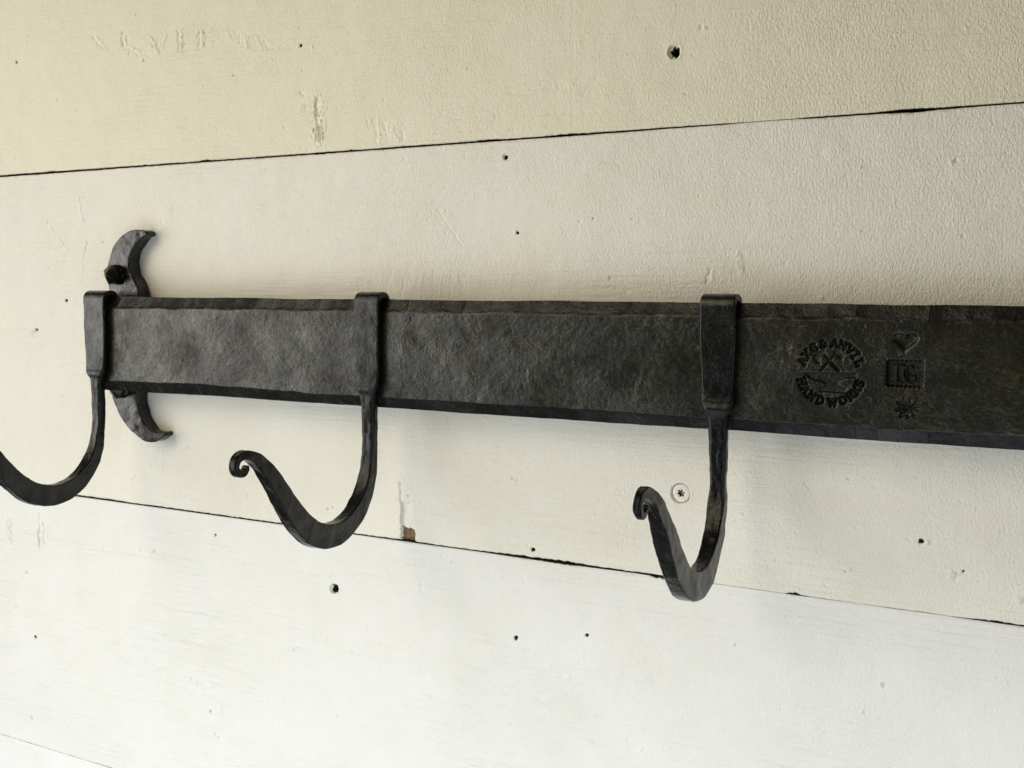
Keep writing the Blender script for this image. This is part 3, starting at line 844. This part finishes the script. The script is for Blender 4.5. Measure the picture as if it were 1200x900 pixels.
tools = np.minimum(tools, sd_poly(LXc, LZc, [(1.0, 10.3), (2.6, 10.9), (3.6, 9.2), (5.4, 7.4), (4.4, 6.2), (2.4, 7.6), (1.4, 8.4)]))
tools = np.minimum(tools, sd_poly(LXc, LZc, [(-3.0, 10.4), (-5.0, 9.9), (-7.0, 8.6), (-8.4, 6.8), (-8.1, 5.0), (-6.6, 4.0), (-4.8, 3.8), (-5.5, 5.2), (-5.0, 6.6), (-3.6, 7.9)]))
anvil = sd_poly(LXc, LZc, [(-12.4, -0.5), (11.4, 0.1), (11.4, -1.9), (7.1, -2.2), (4.2, -3.4), (3.3, -5.3), (4.2, -6.7), (7.1, -7.2), (7.1, -9.4), (-1.9, -9.1), (-5.2, -9.3), (-5.2, -7.3), (-2.6, -6.3), (-2.1, -5.1), (-4.7, -4.4), (-8.1, -3.6), (-10.7, -2.4)])
emb = np.minimum(tools, anvil)
emb_h = 0.95 * (1 - ss(-0.5, 0.16, emb)) + 0.24 * (1 - ss(0.0, 0.75, emb)) - 0.15 * (1 - ss(0.4, 1.2, -emb - 0.9 + 1.2)) * 0
ctr_h = 0.14 * (1 - ss(10.2, 11.4, np.hypot(LXc, LZc)))
round_h = np.maximum(letters_h, np.maximum(emb_h + ctr_h, ctr_h * 0.999))
# heart
hx, hz = SX - 290.6, SZ - 14.4
tt = np.linspace(0, 2 * math.pi, 60, endpoint=False)
heart = sd_poly(hx, hz, list(zip(5.4 * np.sin(tt) ** 3, 4.9 * (13 * np.cos(tt) - 5 * np.cos(2 * tt) - 2 * np.cos(3 * tt) - np.cos(4 * tt)) / 16 + 0.4)))
heart_h = 1.15 * (1 - ss(-1.5, 0.25, heart)) + 0.3 * (1 - ss(0, 0.9, heart))
# toothed square with the interlaced letters left standing
mx, mz = SX - 290.8, SZ - 0.2
tooth = 0.55 * abs(((mx / 1.85) % 1) * 2 - 1); tooth2 = 0.55 * abs(((mz / 1.85) % 1) * 2 - 1)
sq = np.maximum(abs(mx) - 8.1 + tooth2 * 1.3, abs(mz) - 6.3 + tooth * 1.3)
sq_h = 1.9 * (1 - ss(-0.6, 0.15, sq)) + 0.3 * (1 - ss(0, 0.9, sq))
lt = np.full(SX.shape, 1e9)
def poly_stroke(P, lw):
    global lt
    for p0, p1 in zip(P[:-1], P[1:]):
        lt = np.minimum(lt, sd_seg(mx, mz, p0, p1) - lw)
poly_stroke([(-3.6, -3.6), (-3.6, 3.6)], 0.42)
poly_stroke([(-4.9, 3.7), (-1.2, 3.7), (0.6, 2.6), (1.2, 0.2), (0.6, -2.4), (-1.0, -3.7), (-4.9, -3.7)], 0.30)
poly_stroke([(3.6, 2.4), (2.4, 3.6), (1.0, 3.4), (-0.4, 1.8), (-0.7, -0.2), (-0.3, -2.2), (1.0, -3.5), (2.6, -3.6), (4.2, -2.6), (4.2, -1.0), (3.0, -1.0)], 0.32)
sq_h = sq_h - 1.5 * (1 - ss(-0.25, 0.2, lt)) * (sq < -0.4)
# ten-petalled flower punch
fx, fz = SX - 292.8, SZ + 15.0
fr = np.hypot(fx, fz); fa = np.arctan2(fz, fx)
pet = np.cos(fa * 4.5 + 0.5) ** 2
pet = pet * (0.85 + 0.3 * np.sin(2.3 * fa + 1))
fl_R = 3.9 + 1.9 * pet
fl_h = 2.1 * (0.45 + 0.65 * pet) * (1 - ss(-0.5, 0.2, fr - fl_R)) * (1.15 - 0.6 * fr / 5.5) - 0.55 * (1 - ss(0.3, 1.0, fr))
stampd[sel] = round_h + heart_h + sq_h + fl_h
sid = np.zeros(SX.shape, int)
sid[np.maximum(letters_h, emb_h) > 0.10] = 1
sid[heart_h > 0.06] = 2; sid[(sq < 0.12)] = 3; sid[fr < fl_R + 0.1] = 4
stamp_id[sel] = sid
depth = depth + stampd
Yg = -26.0 + depth
nX, nV = Xg.shape
edge_flag = ((rawt + rawb) > 0.25 + 1.3 * (0.5 + 0.5 * vnoise(Xg * 0.3, Zg * 0.5, 71)) * (rawt > 0))
V = [np.stack([Xg, Yg, Zg], -1).reshape(-1, 3)]
gi = np.arange(nX * nV).reshape(nX, nV)
Ff = np.stack([gi[:-1, :-1], gi[1:, :-1], gi[1:, 1:], gi[:-1, 1:]], -1).reshape(-1, 4)
Vf = V[0] * MM
nor = vert_normals(Vf, Ff)
fid = stamp_id[:-1, :-1].reshape(-1)
fe = edge_flag[:-1, :-1].reshape(-1)
# closing faces: top, bottom, back and ends
yb = -21.0
top_i = gi[:, -1]; bot_i = gi[:, 0]
n0 = len(Vf)
edge_v = []
def addv(a): 
    edge_v.append(a); return n0 + sum(len(e) for e in edge_v) - len(a)
tv = Vf[top_i].copy(); bv = Vf[bot_i].copy()
t0 = addv(tv.copy()); b0 = addv(bv.copy())                         # duplicated rim, own normals
tb = tv.copy(); tb[:, 1] = yb * MM; tb0 = addv(tb); bb = bv.copy(); bb[:, 1] = yb * MM; bb0 = addv(bb)
k = np.arange(nX - 1)
Ft = np.stack([t0 + k, t0 + k + 1, tb0 + k + 1, tb0 + k], 1)
Fb = np.stack([b0 + k + 1, b0 + k, bb0 + k, bb0 + k + 1], 1)
# back with its own verts
tb1 = addv(tb.copy()); bb1 = addv(bb.copy())
Fk = np.stack([tb1 + k, tb1 + k + 1, bb1 + k + 1, bb1 + k], 1)
# ends
Fends = []
for col, sgn in ((0, 1), (nX - 1, -1)):
    ev = Vf[gi[col]].copy(); e0 = addv(ev); ek = ev.copy(); ek[:, 1] = yb * MM; k0 = addv(ek)
    j = np.arange(nV - 1)
    q = np.stack([e0 + j, e0 + j + 1, k0 + j + 1, k0 + j], 1)
    Fends.append(q if sgn > 0 else q[:, ::-1])
Vall = np.concatenate([Vf] + edge_v)
Fall = np.concatenate([Ft, Fb, Fk] + Fends)
nor_ex = vert_normals(Vall, Fall)
nor_all = np.concatenate([nor, nor_ex[n0:]])
# orient the closing faces outward from the bar's axis
fc = Vall[Fall].mean(1); a_, b_, c_, d_ = (Vall[Fall[:, q]] for q in range(4)); fn = np.cross(c_ - a_, d_ - b_)
outv = np.stack([np.where(fc[:, 0] < (BX0 + 0.01) * MM, -1, np.where(fc[:, 0] > (BX1 - 6) * MM, 0.2, 0)), (fc[:, 1] + 0.0235) * 20, fc[:, 2] * 3], 1)
flip = np.sum(fn * outv, 1) < 0
Fall[flip] = Fall[flip][:, ::-1]
nor_all[n0:] = vert_normals(Vall, Fall)[n0:]
keep = fid == 0
body_f = np.concatenate([Ff[keep], Fall])
body_m = np.concatenate([fe[keep].astype(int), np.ones(len(Fall), int)])
used, inv = np.unique(body_f, return_inverse=True)
bar = link_mesh('bar', Vall[used], inv.reshape(body_f.shape).tolist(), [bar_mat, edge_mat], rail, True, body_m.tolist(), nor_all[used])
for sidx, nm, lb in ((1, 'round_stamp', 'round stamp reading AXE & ANVIL HAND WORKS with crossed axe and hammer over anvil'), (2, 'heart_stamp', 'small stamped heart'),
                     (3, 'monogram_stamp', 'toothed square stamp with interlaced letters'), (4, 'flower_stamp', 'stamped flower punch mark')):
    so = submesh(nm, Vf, Ff, fid == sidx, bar_mat, bar, nor)
    so['label'] = lb

# crescent bracket flat on the wall (path in x-z, thickness towards the room)
CRESC = [  # x, z, half width in plane, half depth, corner radius
    (-196.2, 73.4, 1.5, 4.0, 0.8), (-200.0, 73.3, 2.6, 4.5, 0.9), (-206.0, 71.6, 4.6, 4.8, 1.0), (-213.6, 67.4, 7.0, 5.0, 1.2), (-219.8, 60.2, 8.9, 5.0, 1.2), (-222.6, 51.0, 10.6, 5.0, 1.2),
    (-221.6, 41.5, 12.0, 5.0, 1.2), (-217.6, 32.0, 13.6, 5.0, 1.2), (-216.5, 18.0, 13.6, 5.0, 1.2), (-217.0, 0.0, 13.4, 5.0, 1.2), (-219.5, -20.0, 13.4, 5.0, 1.2), (-221.0, -34.0, 13.0, 5.0, 1.2),
    (-218.6, -44.2, 10.7, 5.0, 1.2), (-214.2, -52.2, 8.7, 5.0, 1.2), (-208.0, -58.7, 6.4, 5.0, 1.2), (-200.6, -63.4, 4.7, 4.8, 1.0), (-192.5, -63.8, 3.0, 4.4, 0.9), (-185.4, -61.6, 1.3, 4.0, 0.7)]
R, arc = sweep(CRESC, 0.8, 0.25, 77, 0.45, 8.0)
def tfb(P):
    return np.stack([P[:, 0], P[:, 2] - 5.1 + np.where(P[:, 2] < -1, 0.9 * np.minimum(worley(P[:, 0] * 0.13, P[:, 1] * 0.13, 5)[0], 0.7) - 0.2, 0), P[:, 1]], 1) * MM
bracket = forged_parts(R, [], ['bracket'], bracket_mat, rail, tfb)[0]
bracket['label'] = 'grey crescent-shaped end bracket lying flat on the wall'
# block that holds the bar off the bracket
vb = [(x, y, z) for x in (-228, -206) for y in (-21.2, -9.2) for z in (-22, 4)]
link_mesh('spacer', np.array(vb) * MM, [(0, 1, 3, 2), (4, 6, 7, 5), (0, 4, 5, 1), (2, 3, 7, 6), (0, 2, 6, 4), (1, 5, 7, 3)], edge_mat, rail, False)

def make_nail(x, z, seed, rot):
    r = np.random.default_rng(seed)
    n = 16
    th = np.linspace(0, 2 * math.pi, n, endpoint=False)
    V = []; F = []
    def ring(rad, y, irr, sq=0.0):
        rr = rad * (1 + irr * r.uniform(-1, 1, n))
        if sq:
            rr = rr * (1 - sq + sq / np.maximum(abs(np.cos(th - rot)), abs(np.sin(th - rot))) * 0.93)
        V.append(np.stack([rr * np.cos(th), np.full(n, y), rr * np.sin(th)], 1))
    ring(6.6, 0.3, 0.02); ring(7.2, -0.5, 0.05); ring(6.9, -1.6, 0.05); ring(6.1, -2.4, 0.03, 0.5); ring(6.3, -6.0, 0.03, 0.6); ring(5.0, -6.9, 0.04, 0.8); ring(1.2, -10.2, 0.1, 0.8)
    # a burr drawn out at the lower left of the flange
    for k in (0, 1, 2):
        a = np.exp(-((np.mod(th - math.radians(207) + math.pi, 2 * math.pi) - math.pi) / 0.25) ** 2)
        V[k] = V[k] * (1 + 0.42 * a[:, None] * np.array([1, 0, 1])[None])
    m = len(V)
    for k in range(m - 1):
        for i in range(n):
            j = (i + 1) % n
            F.append((k * n + i, (k + 1) * n + i, (k + 1) * n + j, k * n + j))
    V.append(np.array([[0.3, -10.6, 0.2]]))
    c = m * n
    for i in range(n):
        F.append(((m - 1) * n + i, c, (m - 1) * n + (i + 1) % n))
    VV = np.concatenate(V)
    VV = (VV + np.array([x, -9.9, z])) * MM
    o = link_mesh('nail', VV, F, nail_mat, bracket, False)
    return o
make_nail(-223.2, 46.0, 3, 0.35)
make_nail(-222.5, -31.8, 4, 0.9)
